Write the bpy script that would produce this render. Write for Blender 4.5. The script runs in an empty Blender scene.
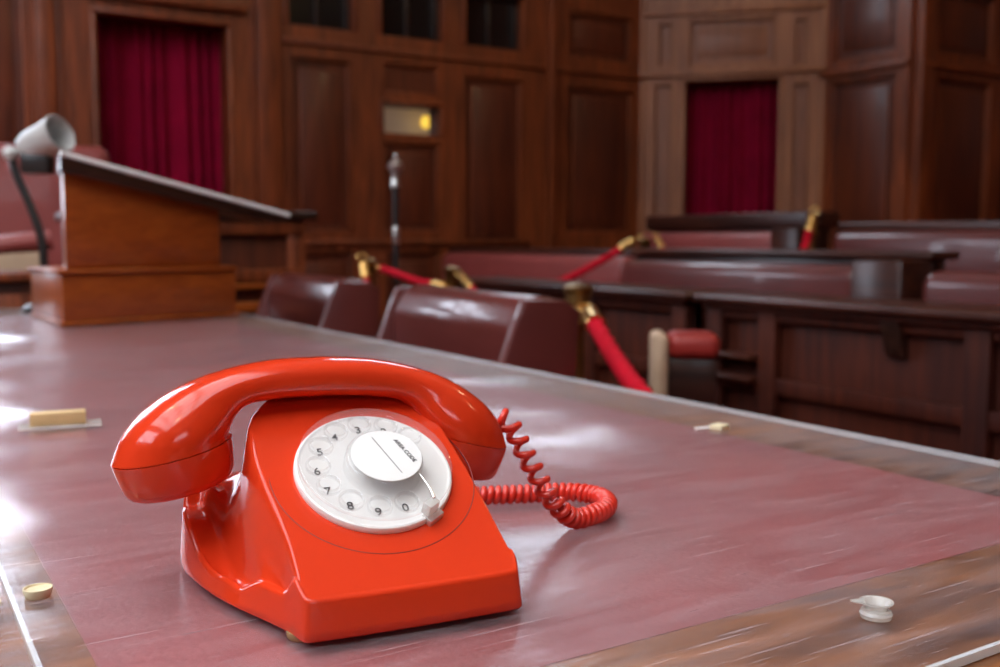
import bpy, bmesh, math, random
import numpy as np
from mathutils import Vector, Matrix
random.seed(4)
S = bpy.context.scene
C = S.collection
PI = math.pi
def R(a): return math.radians(a)

# ------------------------------------------------------------------ materials
def newmat(name):
    m = bpy.data.materials.new(name); m.use_nodes = True
    nt = m.node_tree
    return m, nt, nt.nodes['Principled BSDF']
def N(nt, t, **k):
    n = nt.nodes.new(t)
    for a, b in k.items():
        if a in n.inputs: n.inputs[a].default_value = b
        else: setattr(n, a, b)
    return n
def plain(name, col, rough=.5, metal=0, coat=0, emis=None, estr=0, var=.06, scale=20, spec=.5, bump=0, bscale=300):
    m, nt, p = newmat(name)
    tc = N(nt, 'ShaderNodeTexCoord'); nz = N(nt, 'ShaderNodeTexNoise'); nz.inputs['Scale'].default_value = scale
    nt.links.new(tc.outputs['Object'], nz.inputs['Vector'])
    mx = N(nt, 'ShaderNodeMixRGB'); mx.inputs[1].default_value = (*[c*(1-var) for c in col], 1); mx.inputs[2].default_value = (*[min(1, c*(1+var)) for c in col], 1)
    nt.links.new(nz.outputs['Fac'], mx.inputs[0]); nt.links.new(mx.outputs[0], p.inputs['Base Color'])
    p.inputs['Roughness'].default_value = rough; p.inputs['Metallic'].default_value = metal
    p.inputs['Coat Weight'].default_value = coat; p.inputs['Coat Roughness'].default_value = .05
    p.inputs['Specular IOR Level'].default_value = spec
    if emis:
        p.inputs['Emission Color'].default_value = (*emis, 1); p.inputs['Emission Strength'].default_value = estr
    if bump:
        n2 = N(nt, 'ShaderNodeTexNoise'); n2.inputs['Scale'].default_value = bscale
        nt.links.new(tc.outputs['Object'], n2.inputs['Vector'])
        b = N(nt, 'ShaderNodeBump'); b.inputs['Strength'].default_value = bump; b.inputs['Distance'].default_value = .002
        nt.links.new(n2.outputs['Fac'], b.inputs['Height']); nt.links.new(b.outputs[0], p.inputs['Normal'])
    return m
def wood(name, dark, light, axis='z', scale=3.0, rough=.35, coat=.3, stretch=14, crough=.12, blotch=.35):
    m, nt, p = newmat(name)
    tc = N(nt, 'ShaderNodeTexCoord'); mp = N(nt, 'ShaderNodeMapping')
    s = [stretch]*3; s[{'x': 0, 'y': 1, 'z': 2}[axis]] = 1.0
    mp.inputs['Scale'].default_value = s
    nt.links.new(tc.outputs['Object'], mp.inputs['Vector'])
    nz = N(nt, 'ShaderNodeTexNoise'); nz.inputs['Scale'].default_value = scale; nz.inputs['Detail'].default_value = 6; nz.inputs['Distortion'].default_value = .6
    nt.links.new(mp.outputs[0], nz.inputs['Vector'])
    bl = N(nt, 'ShaderNodeTexNoise'); bl.inputs['Scale'].default_value = 1.3
    nt.links.new(tc.outputs['Object'], bl.inputs['Vector'])
    ad = N(nt, 'ShaderNodeMixRGB'); ad.inputs[0].default_value = blotch
    nt.links.new(nz.outputs['Fac'], ad.inputs[1]); nt.links.new(bl.outputs['Fac'], ad.inputs[2])
    cr = N(nt, 'ShaderNodeValToRGB')
    cr.color_ramp.elements[0].position = .36; cr.color_ramp.elements[0].color = (*dark, 1)
    cr.color_ramp.elements[1].position = .64; cr.color_ramp.elements[1].color = (*light, 1)
    nt.links.new(ad.outputs[0], cr.inputs[0]); nt.links.new(cr.outputs[0], p.inputs['Base Color'])
    p.inputs['Roughness'].default_value = rough; p.inputs['Coat Weight'].default_value = coat; p.inputs['Coat Roughness'].default_value = crough
    return m
M = {}
M['frame'] = wood('frame_wood', (.085, .016, .004), (.26, .056, .013), 'z', 2.5, rough=.45, coat=.08)
M['rail'] = wood('rail_wood', (.09, .02, .005), (.22, .06, .014), 'x', 2.5)
M['panel'] = wood('panel_wood', (.055, .011, .005), (.14, .028, .009), 'z', 2.0, rough=.42, coat=.08)
M['corner'] = wood('corner_wood', (.20, .065, .026), (.35, .128, .050), 'z', 2.0, rough=.55, coat=.05)
M['cornerpanel'] = wood('corner_panel_wood', (.17, .052, .022), (.28, .095, .040), 'z', 2.0, rough=.5, coat=.05)
M['desk'] = wood('desk_wood', (.022, .005, .003), (.070, .016, .007), 'y', 2.5, rough=.34, coat=.08)
M['deskfront'] = wood('desk_front_wood', (.028, .005, .003), (.085, .016, .006), 'z', 2.5, rough=.6, coat=0)
M['deskfront'].node_tree.nodes['Principled BSDF'].inputs['Specular IOR Level'].default_value = .2
M['lectern'] = wood('lectern_wood', (.24, .046, .006), (.37, .085, .012), 'x', 5, rough=.35, stretch=9)
M['dark'] = wood('dark_wood', (.015, .006, .004), (.04, .014, .008), 'x', 3)
M['tablewood'] = wood('table_wood', (.07, .022, .009), (.50, .18, .048), 'x', 9, rough=.4, stretch=5, blotch=.5)
M['leather'] = plain('oxblood_leather', (.110, .022, .019), .30, coat=.35, var=.25, scale=6, bump=.25, bscale=90)
M['leatherpink'] = plain('rose_leather', (.26, .050, .045), .42, coat=.1, var=.2, scale=6, bump=.2, bscale=80)
M['redpad'] = plain('red_seat_leather', (.30, .022, .016), .45, var=.1)
M['tan'] = plain('pale_hide', (.52, .36, .24), .6, var=.12)
M['inlay'] = plain('inlay_leather', (.33, .080, .080), .5, var=.3, scale=7, bump=.2, bscale=200)
M['red'] = plain('red_plastic', (.71, .044, .011), .14, coat=.0, var=.02)
M['redcord'] = plain('red_cord_plastic', (.74, .035, .018), .24, coat=.4, var=.08, scale=60)
M['white'] = plain('white_plastic', (.90, .89, .87), .35, var=.01)
M['card'] = plain('white_card', (.84, .84, .83), .7, var=.01)
M['black'] = plain('black_ink', (.03, .03, .035), .6)
M['grey'] = plain('grey_print', (.30, .29, .28), .6)
M['seam'] = plain('seam_shadow_red', (.22, .012, .006), .5)
M['brass'] = plain('polished_brass', (.70, .42, .14), .28, metal=1, var=.1)
M['agedbrass'] = plain('aged_brass', (.28, .15, .05), .38, metal=1, var=.2)
M['silver'] = plain('silver_metal', (.75, .73, .70), .28, metal=1, var=.1)
M['blackmetal'] = plain('black_metal', (.02, .018, .018), .3)
M['rope'] = plain('red_velvet', (.50, .004, .018), .9, var=.2, scale=40, spec=.15)
M['velvet'] = plain('crimson_velvet', (.21, .002, .022), .95, var=.3, scale=5, spec=.1)
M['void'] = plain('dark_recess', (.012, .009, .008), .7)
M['carpet'] = plain('red_carpet', (.20, .02, .02), .95, var=.25, scale=60)
M['plaster'] = plain('cream_plaster', (.62, .56, .47), .9)
M['pine'] = plain('pale_pine', (.72, .50, .24), .6, var=.12, scale=60)
M['rubber'] = plain('cream_rubber', (.80, .70, .46), .5, var=.04)
M['foot'] = plain('amber_rubber', (.35, .22, .10), .6)
M['silverfelt'] = plain('pale_grey_enamel', (.48, .48, .47), .4, var=.06)
M['winglow'] = plain('daylight_pane', (.8, .85, .9), .4, emis=(.72, .86, 1.0), estr=12)
M['winbright'] = plain('bright_daylight_pane', (.8, .85, .9), .4, emis=(.74, .84, 1.0), estr=12)
M['sky'] = plain('skylight_pane', (.8, .85, .9), .4, emis=(.90, .95, 1.0), estr=5.9)
M['lamp'] = plain('warm_lamp_glass', (.9, .8, .6), .4, emis=(1.0, .72, .38), estr=60)
M['lobby'] = plain('lit_lobby', (.8, .7, .6), .8, emis=(.62, .40, .26), estr=.22)
M['lobbylamp'] = plain('lobby_lamp', (.9, .8, .3), .8, emis=(1.0, .62, .06), estr=1.6)
M['darkglass'] = plain('dark_window_glass', (.010, .008, .008), .12)

def glassy(name, tint=(1, 1, 1), rough=.03, ior=1.45, haze=0.0, hazecol=(.8, .8, .8), bump=None):
    """thin clear plastic: transparent body, fresnel gloss, optional haze"""
    m, nt, p = newmat(name); nt.nodes.remove(p)
    out = nt.nodes['Material Output']
    tr = N(nt, 'ShaderNodeBsdfTransparent'); tr.inputs[0].default_value = (*tint, 1)
    gl = N(nt, 'ShaderNodeBsdfGlossy'); gl.inputs['Roughness'].default_value = rough
    fr = N(nt, 'ShaderNodeFresnel'); fr.inputs[0].default_value = ior
    df = N(nt, 'ShaderNodeBsdfDiffuse'); df.inputs[0].default_value = (*hazecol, 1)
    m1 = N(nt, 'ShaderNodeMixShader'); m1.inputs[0].default_value = haze
    nt.links.new(tr.outputs[0], m1.inputs[1]); nt.links.new(df.outputs[0], m1.inputs[2])
    m2 = N(nt, 'ShaderNodeMixShader')
    ge = N(nt, 'ShaderNodeNewGeometry'); iv = N(nt, 'ShaderNodeMath', operation='SUBTRACT'); iv.inputs[0].default_value = 1
    nt.links.new(ge.outputs['Backfacing'], iv.inputs[1]); mu = N(nt, 'ShaderNodeMath', operation='MULTIPLY')
    nt.links.new(fr.outputs[0], mu.inputs[0]); nt.links.new(iv.outputs[0], mu.inputs[1])
    nt.links.new(mu.outputs[0], m2.inputs[0]); nt.links.new(m1.outputs[0], m2.inputs[1]); nt.links.new(gl.outputs[0], m2.inputs[2])
    nt.links.new(m2.outputs[0], out.inputs[0])
    return m, nt, m1, gl, fr
M['clear'], *_ = glassy('clear_plastic', (.98, .98, .98), .05, 1.5, .05, (.95, .95, .96))
M['frost'], *_ = glassy('frosted_plastic', (.95, .95, .94), .15, 1.5, .38, (.85, .84, .80))
M['edge'] = plain('polished_sheet_edge', (.60, .72, .72), .2, coat=.5, var=.05)
M['whiteedge'] = plain('white_sheet_edge', (.84, .89, .91), .25, coat=.6, var=.02)
def sheet_mat():
    m, nt, m1, gl, fr = glassy('scratched_perspex', (.96, .96, .97), .235, 1.5, .10, (.60, .50, .54))
    tc = N(nt, 'ShaderNodeTexCoord')
    # slow sag of the sheet
    n1 = N(nt, 'ShaderNodeTexNoise'); n1.inputs['Scale'].default_value = 2.6; n1.inputs['Detail'].default_value = 1.5
    nt.links.new(tc.outputs['Object'], n1.inputs['Vector'])
    b1 = N(nt, 'ShaderNodeBump'); b1.inputs['Strength'].default_value = 1.0; b1.inputs['Distance'].default_value = .055
    nt.links.new(n1.outputs['Fac'], b1.inputs['Height'])
    # fine ripples
    mp = N(nt, 'ShaderNodeMapping'); mp.inputs['Rotation'].default_value = (0, 0, R(20)); mp.inputs['Scale'].default_value = (25, 90, 25)
    nt.links.new(tc.outputs['Object'], mp.inputs[0])
    n2 = N(nt, 'ShaderNodeTexNoise'); n2.inputs['Scale'].default_value = 1.0; n2.inputs['Detail'].default_value = 4; n2.inputs['Distortion'].default_value = 1.0
    nt.links.new(mp.outputs[0], n2.inputs['Vector'])
    b2 = N(nt, 'ShaderNodeBump'); b2.inputs['Strength'].default_value = .22; b2.inputs['Distance'].default_value = .002
    nt.links.new(n2.outputs['Fac'], b2.inputs['Height']); nt.links.new(b1.outputs[0], b2.inputs['Normal'])
    nt.links.new(b2.outputs[0], gl.inputs['Normal']); 
    # hazy wiped streaks + thin scratches
    n3 = N(nt, 'ShaderNodeTexNoise'); n3.inputs['Scale'].default_value = .25; n3.inputs['Detail'].default_value = 6; n3.inputs['Distortion'].default_value = 1.5
    nt.links.new(mp.outputs[0], n3.inputs['Vector'])
    r3 = N(nt, 'ShaderNodeMapRange'); r3.inputs[1].default_value = .35; r3.inputs[2].default_value = .75; r3.inputs[3].default_value = .06; r3.inputs[4].default_value = .24
    nt.links.new(n3.outputs['Fac'], r3.inputs[0])
    last = r3.outputs[0]
    for ang, sx, sy, th in ((35, 9, 260, .70), (-50, 7, 300, .715), (75, 10, 240, .72), (15, 34, 620, .72), (-25, 30, 560, .73), (60, 40, 700, .73)):
        mq = N(nt, 'ShaderNodeMapping'); mq.inputs['Rotation'].default_value = (0, 0, R(ang)); mq.inputs['Scale'].default_value = (sx, sy, 1)
        nt.links.new(tc.outputs['Object'], mq.inputs[0])
        ns = N(nt, 'ShaderNodeTexNoise'); ns.inputs['Scale'].default_value = 1.0; ns.inputs['Detail'].default_value = 1.0
        nt.links.new(mq.outputs[0], ns.inputs['Vector'])
        rs = N(nt, 'ShaderNodeMapRange'); rs.inputs[1].default_value = th; rs.inputs[2].default_value = th+.05; rs.inputs[3].default_value = 0; rs.inputs[4].default_value = .30
        nt.links.new(ns.outputs['Fac'], rs.inputs[0])
        ad = N(nt, 'ShaderNodeMath', operation='ADD'); ad.use_clamp = True
        nt.links.new(last, ad.inputs[0]); nt.links.new(rs.outputs[0], ad.inputs[1]); last = ad.outputs[0]
    nt.links.new(last, m1.inputs[0])
    return m
M['sheet'] = sheet_mat()

# ------------------------------------------------------------------ mesh helpers
def finish(name, bm, mat, parent=None, smooth=True, angle=35, recalc=True):
    if recalc: bmesh.ops.recalc_face_normals(bm, faces=bm.faces)
    me = bpy.data.meshes.new(name); bm.to_mesh(me); bm.free()
    for mm in (mat if isinstance(mat, (list, tuple)) else [mat]): me.materials.append(M[mm])
    if smooth:
        me.polygons.foreach_set('use_smooth', [True]*len(me.polygons))
        try: me.set_sharp_from_angle(angle=R(angle))
        except Exception: pass
    o = bpy.data.objects.new(name, me); C.objects.link(o)
    if parent: o.parent = parent
    return o
def empty(name, label, cat, loc=(0, 0, 0), rz=0, group=None):
    o = bpy.data.objects.new(name, None); C.objects.link(o)
    o.location = loc; o.rotation_euler = (0, 0, rz); o.empty_display_size = .05
    return tag(o, label, cat, group)
def tag(o, label, cat, group=None):
    o['label'] = label; o['category'] = cat
    if group: o['group'] = group
    return o
def struct(o): o['kind'] = 'structure'; return o
def box(bm, c, s, bev=0, seg=2, rz=0, mi=0):
    r = bmesh.ops.create_cube(bm, size=1)
    vs = r['verts']
    bmesh.ops.scale(bm, vec=s, verts=vs)
    if rz: bmesh.ops.rotate(bm, cent=(0, 0, 0), matrix=Matrix.Rotation(rz, 3, 'Z'), verts=vs)
    bmesh.ops.translate(bm, vec=c, verts=vs)
    fs = set(f for v in vs for f in v.link_faces)
    for f in fs: f.material_index = mi
    if bev:
        es = list(set(e for v in vs for e in v.link_edges))
        bmesh.ops.bevel(bm, geom=es, offset=bev, segments=seg, affect='EDGES', profile=.5)
def bx(bm, x0, x1, y0, y1, z0, z1, bev=0, seg=2, mi=0):
    box(bm, ((x0+x1)/2, (y0+y1)/2, (z0+z1)/2), (abs(x1-x0), abs(y1-y0), abs(z1-z0)), bev, seg, 0, mi)
def prism(bm, pts, off, bev=0, seg=2):
    """polygon (3D points) extruded by vector off"""
    a = [bm.verts.new(p) for p in pts]; b = [bm.verts.new(Vector(p)+Vector(off)) for p in pts]
    n = len(pts); fs = [bm.faces.new(a), bm.faces.new(b[::-1])]
    for i in range(n): fs.append(bm.faces.new((a[i], b[i], b[(i+1) % n], a[(i+1) % n])))
    bmesh.ops.recalc_face_normals(bm, faces=fs)
    if bev:
        es = list(set(e for f in fs for e in f.edges))
        bmesh.ops.bevel(bm, geom=es, offset=bev, segments=seg, affect='EDGES', profile=.5)
def lathe(bm, prof, c=(0, 0, 0), n=32, M4=None):
    rings = []
    for r, z in prof:
        if r < 1e-6: rings.append([bm.verts.new((c[0], c[1], c[2]+z))])
        else: rings.append([bm.verts.new((c[0]+r*math.cos(2*PI*i/n), c[1]+r*math.sin(2*PI*i/n), c[2]+z)) for i in range(n)])
    for a, b in zip(rings, rings[1:]):
        for i in range(n):
            j = (i+1) % n
            if len(a) == 1 and len(b) == 1: continue
            if len(a) == 1: bm.faces.new((a[0], b[i], b[j]))
            elif len(b) == 1: bm.faces.new((a[i], b[0], a[j]))
            else: bm.faces.new((a[i], a[j], b[j], b[i]))
    if M4 is not None:
        bmesh.ops.transform(bm, matrix=M4, verts=[v for r in rings for v in r])
def frames(P):
    P = [Vector(p) for p in P]; n = len(P); T = []
    for i in range(n):
        T.append((P[min(i+1, n-1)]-P[max(i-1, 0)]).normalized())
    up = Vector((0, 0, 1)) if abs(T[0].z) < .9 else Vector((1, 0, 0))
    nrm = (up-T[0]*up.dot(T[0])).normalized(); out = []
    for i in range(n):
        nrm = (nrm-T[i]*nrm.dot(T[i])).normalized()
        out.append((P[i], T[i], nrm, T[i].cross(nrm)))
    return out
def sweep(bm, P, r, n=10, cap=True):
    F = frames(P); rings = []
    for k, (p, t, a, b) in enumerate(F):
        rr = r(k/(len(F)-1)) if callable(r) else r
        rings.append([bm.verts.new(p+(a*math.cos(2*PI*i/n)+b*math.sin(2*PI*i/n))*rr) for i in range(n)])
    for x, y in zip(rings, rings[1:]):
        for i in range(n): bm.faces.new((x[i], x[(i+1) % n], y[(i+1) % n], y[i]))
    if cap: bm.faces.new(rings[0][::-1]); bm.faces.new(rings[-1])
def catmull(P, m=12):
    P = [Vector(p) for p in P]; Q = [2*P[0]-P[1]]+P+[2*P[-1]-P[-2]]; out = []
    for i in range(1, len(Q)-2):
        for k in range(m):
            t = k/m; a, b, c, d = Q[i-1:i+3]
            out.append(.5*((2*b)+(c-a)*t+(2*a-5*b+4*c-d)*t*t+(3*b-a-3*c+d)*t**3))
    out.append(P[-1]); return out
def loft(bm, rings, cap0=True, cap1=True):
    V = [[bm.verts.new(p) for p in r] for r in rings]; n = len(V[0])
    for x, y in zip(V, V[1:]):
        for i in range(n): bm.faces.new((x[i], x[(i+1) % n], y[(i+1) % n], y[i]))
    if cap0: bm.faces.new(V[0][::-1])
    if cap1: bm.faces.new(V[-1])

# ------------------------------------------------------------------ camera
F_PX, HY = 1010.0, 240.0
pitch = math.atan2(333.5-HY, F_PX); yaw = R(31.9)
TZ = .76
cd = bpy.data.cameras.new('camera'); cam = bpy.data.objects.new('camera', cd); C.objects.link(cam)
cam.location = (0, 0, TZ+.215); cam.rotation_euler = (PI/2-pitch, 0, -yaw)
cd.sensor_width = 36; cd.lens = 36*F_PX/1000
cd.dof.use_dof = True; cd.dof.focus_distance = .60; cd.dof.aperture_fstop = 7.5
cd.clip_start = .02
S.camera = cam

# ------------------------------------------------------------------ TABLE
TX0, TX1, TY0, TY1 = -.85, .925, -.75, 3.52
IX0, IX1, IY0, IY1 = .090, .815, .418, 3.2
table = empty('table', 'long wooden chamber table with a purplish red leather inlay under the clear sheet', 'table', (0, 0, 0))
ST = .005            # sheet thickness
WT = TZ-ST-.0006     # top of the wood
bm = bmesh.new(); bx(bm, TX0, TX1, TY0, TY1, WT-.045, WT, .006, 3); finish('tabletop', bm, 'tablewood', table)
bm = bmesh.new(); bx(bm, IX0, IX1, IY0, IY1, WT+.0001, WT+.0005); finish('leather_inlay', bm, 'inlay', table)
bm = bmesh.new(); bx(bm, -.60, .70, -.5, 3.25, .62, WT-.045, .004); finish('apron', bm, 'desk', table)
for x in (-.5, .6):
    for y in (-.4, 1.4, 3.1):
        bm = bmesh.new()
        lathe(bm, [(0, 0), (.045, 0), (.05, .03), (.035, .08), (.045, .2), (.055, .4), (.04, .5), (.055, .56), (.055, .62), (0, .62)], (x, y, 0), 20)
        finish('leg', bm, 'desk', table)
# the clear sheets covering it
def perspex(x0, x1, y0, y1, label, edge_w=.0022, edges=('l', 'r', 'n', 'f'), em='edge'):
    t = empty('clear_cover_sheet', label, 'cover sheet', (x0, y0, WT+.0006))
    bm = bmesh.new()
    # one top skin of thin clear plastic
    nx, ny = 8, 16
    vs = [[bm.verts.new(((x1-x0)*i/nx, (y1-y0)*j/ny, ST)) for i in range(nx+1)] for j in range(ny+1)]
    for j in range(ny):
        for i in range(nx): bm.faces.new((vs[j][i], vs[j][i+1], vs[j+1][i+1], vs[j+1][i]))
    finish('sheet_face', bm, 'sheet', t)
    w = x1-x0; h = y1-y0
    bm = bmesh.new()
    if 'l' in edges: bx(bm, 0, edge_w, 0, h, 0, ST-.0001)
    if 'r' in edges: bx(bm, w-edge_w*2.5, w, 0, h, 0, ST-.0001)
    if 'n' in edges: bx(bm, 0, w, 0, edge_w, 0, ST-.0001)
    if 'f' in edges: bx(bm, 0, w, h-edge_w, h, 0, ST-.0001)
    finish('sheet_edge', bm, em, t, smooth=False)
    return t
perspex(.0615, .9275, .3025, 3.515, 'large scratched clear sheet covering the table under the telephone', .0028, em='whiteedge')
perspex(-.84, .0600, .3025, 3.515, 'clear sheet to the left of the joint, at the lower left corner', .0022, edges=('n', 'l', 'f'), em='edge')

# ------------------------------------------------------------------ TELEPHONE
tel = empty('telephone', 'red rotary dial telephone with handset on its cradle, standing on the clear table cover', 'telephone', (.2492, .4962, TZ), R(-7.8))
BOT = .0030
K = .65; Z0 = .0325
def zface(s): return Z0+K*(s-.0)
half = [(-.013, .064), (-.008, .0675), (.0, .0670), (.012, .0708), (.022, .0738), (.05, .0850), (.105, .0980), (.14, .1015), (.158, .099), (.170, .089), (.176, .074)]
# closed footprint outline, front centre -> right -> back -> left
def chaikin(P, k=3):
    for _ in range(k):
        Q = []
        n = len(P)
        for i in range(n):
            a, b = np.array(P[i]), np.array(P[(i+1) % n])
            Q += [tuple(a*.75+b*.25), tuple(a*.25+b*.75)]
        P = Q
    return P
fp = [(0, -.0165), (.035, -.0160), (.058, -.0150), (.0635, -.0140), (.0655, -.0085), (.0680, .004), (.0738, .022), (.0855, .052), (.0935, .080), (.0985, .107), (.1020, .140), (.1000, .158), (.091, .170), (.076, .176), (.04, .178)]
fp = fp+[(0, .178)]+[(-x, y) for x, y in fp[:0:-1]]
fp = chaikin(fp, 2)
# resample by angle about (0,.075)
cx0, cy0 = 0.0, .075
NA = 400
ang = np.array([math.atan2(y-cy0, x-cx0) for x, y in fp]); rad = np.array([math.hypot(x-cx0, y-cy0) for x, y in fp])
od = np.argsort(ang); ang, rad = ang[od], rad[od]
# uniform arc length sampling
pts = np.array([[cx0+r*math.cos(a), cy0+r*math.sin(a)] for a, r in zip(ang, rad)]); pts = np.vstack([pts, pts[:1]])
L = np.concatenate([[0], np.cumsum(np.hypot(*np.diff(pts, axis=0).T))])
tt = np.linspace(0, L[-1], NA, endpoint=False)
FPX = np.interp(tt, L, pts[:, 0]); FPY = np.interp(tt, L, pts[:, 1])
def smin(a, b, k):
    h = np.clip(.5+.5*(b-a)/k, 0, 1); return b*(1-h)+a*h-k*h*(1-h)
def smax(a, b, k): return -smin(-a, -b, k)
def sstep(a, b, x):
    t = np.clip((x-a)/(b-a), 0, 1); return t*t*(3-2*t)
hb_s = [p[0] for p in half]; hb_w = [p[1] for p in half]
def wbot(s): return np.interp(s, hb_s, hb_w)
def wtop(s): return np.interp(s, [-.02, 0, .03, .06, .085, .10, .115, .128, .140, .155, .18], [.0630, .0632, .0630, .0622, .0605, .0590, .0555, .0500, .043, .037, .035])
def height(u, s):
    zf = zface(s)
    zf = smin(zf, .1150+0*s, .010)
    zf = smin(zf, .112-1.3*(s-.138), .010)         # drops behind the handset
    zs = .0225+.0030*(1-sstep(-.012, .022, s))+.033*sstep(.078, .150, s)
    w = wtop(s)+np.where(u < 0, .0075*sstep(.02, .09, s)-.010*sstep(.104, .135, s), -.007*sstep(.09, .13, s)); D = smax(wbot(s)-.0068-w, .0032+0*s, .002)
    t = (np.abs(u)-w)/D
    tc = np.minimum(t, 1)
    p = 2.1+1.3*sstep(.05, .11, s)
    side = zs+(zf-zs)*np.where(tc > 0, np.abs(1-tc)**p, 1-p*tc)
    z = smin(zf, side, .0045+.008*sstep(.03, .11, s))
    # cradle pocket beside the dial housing, below each receiver cap
    k = np.clip((s-.038)/.075, 0, 1.4)
    cu = .0745+.013*k; hw = .0027+.0085*np.minimum(k, 1)
    q = np.abs(np.abs(u)-cu)/hw
    dep = (.009*sstep(.036, .060, s)+.006*sstep(.06, .11, s))*(1-sstep(.55, 1.05, q))
    z = z-dep*(1-sstep(.150, .165, s))
    return z
bm = bmesh.new()
rings = []
cxy = np.array([0, .075])
# vertical wall: draft inward with height
def ringpts(inset, zarr):
    dx = FPX-cx0; dy = FPY-cy0; r = np.hypot(dx, dy); f = (r-inset)/r
    return cx0+dx*f, cy0+dy*f, zarr
ztb = None
x, y, _ = ringpts(.0027, None)
rr = .0032
x7, y7, _ = ringpts(.0027+rr, None)
ZE = height(x7, y7)            # height reached just inside the rim
wall = []
wall.append(ringpts(.006, np.full(NA, BOT)))
wall.append(ringpts(.0012, np.full(NA, BOT)))
wall.append(ringpts(0.0, np.full(NA, BOT+.0015)))
for f in (.25, .5, .75, .92):
    wall.append(ringpts(.0027*f, BOT+.0015+(ZE-rr-BOT-.0015)*f))
for a in np.linspace(0, PI/2, 7)[0:]:
    wall.append(ringpts(.0027+rr*(1-math.cos(a)), ZE-rr+rr*math.sin(a)))
x7, y7, _ = ringpts(.0027+rr, None)
ins = list(np.linspace(0, 1, 110)**1.15)[1:-1]
V = []
for (x, y, z) in wall: V.append([bm.verts.new((x[i], y[i], z[i])) for i in range(NA)])
H7 = height(x7, y7); dz = (ZE-H7)
for f in ins:
    xx = cx0+(x7-cx0)*(1-f); yy = cy0+(y7-cy0)*(1-f)
    zz = height(xx, yy)+dz*max(0, 1-f/.06)**2
    V.append([bm.verts.new((xx[i], yy[i], zz[i])) for i in range(NA)])
for a, b in zip(V, V[1:]):
    for i in range(NA): bm.faces.new((a[i], a[(i+1) % NA], b[(i+1) % NA], b[i]))
cv = bm.verts.new((cx0, cy0, float(height(np.array(cx0), np.array(cy0)))))
for i in range(NA): bm.faces.new((V[-1][i], V[-1][(i+1) % NA], cv))
bm.faces.new(V[0][::-1])
topv = [v for r_ in V[14:] for v in r_]
for _ in range(5): bmesh.ops.smooth_vert(bm, verts=topv, factor=.5, use_axis_x=True, use_axis_y=True, use_axis_z=True)
for v_ in bm.verts: v_.co.x -= .045*max(0, v_.co.y)
body = finish('body', bm, 'red', tel, angle=60)
for sx in (-1, 1):
    for s, w in ((.004, .060), (.155, .075)):
        bm = bmesh.new(); lathe(bm, [(0, 0), (.008, 0), (.009, .0015), (.009, .0045), (0, .0045)], (sx*w, s, 0), 20); finish('foot', bm, 'foot', tel)
# face frame of the dial
th = math.atan(K)
FC = Vector((-.0020, .066, zface(.066)))
E1 = Vector((1, 0, 0)); E2 = Vector((0, math.cos(th), math.sin(th))); E3 = Vector((0, -math.sin(th), math.cos(th)))
DC = FC+E2*(-.0055)
def fm(h=0, a=0, c=(0, 0)):
    o = DC+E1*c[0]+E2*c[1]+E3*h
    m = Matrix((( *E1, 0), (*E2, 0), (*E3, 0), (0, 0, 0, 1))).transposed()
    m.translation = o
    return m @ Matrix.Rotation(a, 4, 'Z')
def tf(bm, m): bmesh.ops.transform(bm, matrix=m, verts=bm.verts)
# fine seam of the dial well, a shallow dark ring
bm = bmesh.new()
n = 120; prof = [(.0626, -.0012), (.0626, .00012), (.0629, .00022), (.0632, .00012), (.0632, -.0012)]
A0, A1 = R(158), R(385)
rg = []
for r, z in prof:
    row = []
    for i in range(n+1):
        a = A0+(A1-A0)*i/n; tp = min(1, i/14, (n-i)/14); row.append(bm.verts.new((( .0629+(r-.0629)*tp)*math.cos(a), (.0629+(r-.0629)*tp)*math.sin(a), z-.0006*(1-tp))))
    rg.append(row)
for a, b in zip(rg, rg[1:]+rg[:1]):
    for i in range(n): bm.faces.new((a[i], a[i+1], b[i+1], b[i]))
tf(bm, fm(0)); finish('dial_well_seam', bm, 'seam', tel)
# white number plate with rounded lip
bm = bmesh.new()
lathe(bm, [(0, -.002), (.0478, -.002), (.0485, 0), (.0485, .0028), (.0478, .0040), (.0466, .0043), (.0455, .0036), (.0445, .0033), (.0300, .0033), (0, .0033)], n=96)
tf(bm, fm(0)); finish('dial_plate', bm, 'white', tel)
def text(s, size, m, mat, parent, name, shear=0, bold=0):
    cu = bpy.data.curves.new(name, 'FONT'); cu.body = s; cu.size = size; cu.align_x = 'CENTER'; cu.align_y = 'CENTER'
    cu.extrude = .00006; cu.offset = bold
    to = bpy.data.objects.new('tmp', cu); C.objects.link(to)
    bpy.context.view_layer.update()
    me = bpy.data.meshes.new_from_object(to.evaluated_get(bpy.context.evaluated_depsgraph_get()))
    bpy.data.objects.remove(to)
    me.transform(m); me.materials.append(M[mat])
    o = bpy.data.objects.new(name, me); C.objects.link(o); o.parent = parent
    return o
HA = [37+27.8*k for k in range(10)]; HR = .0350
for k, d in enumerate('1234567890'):
    a = R(HA[k]); c = (HR*math.cos(a), HR*math.sin(a))
    text(d, .0085, fm(.0039, 0, c), 'black', tel, 'dial_numeral', bold=.00002)
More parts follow.
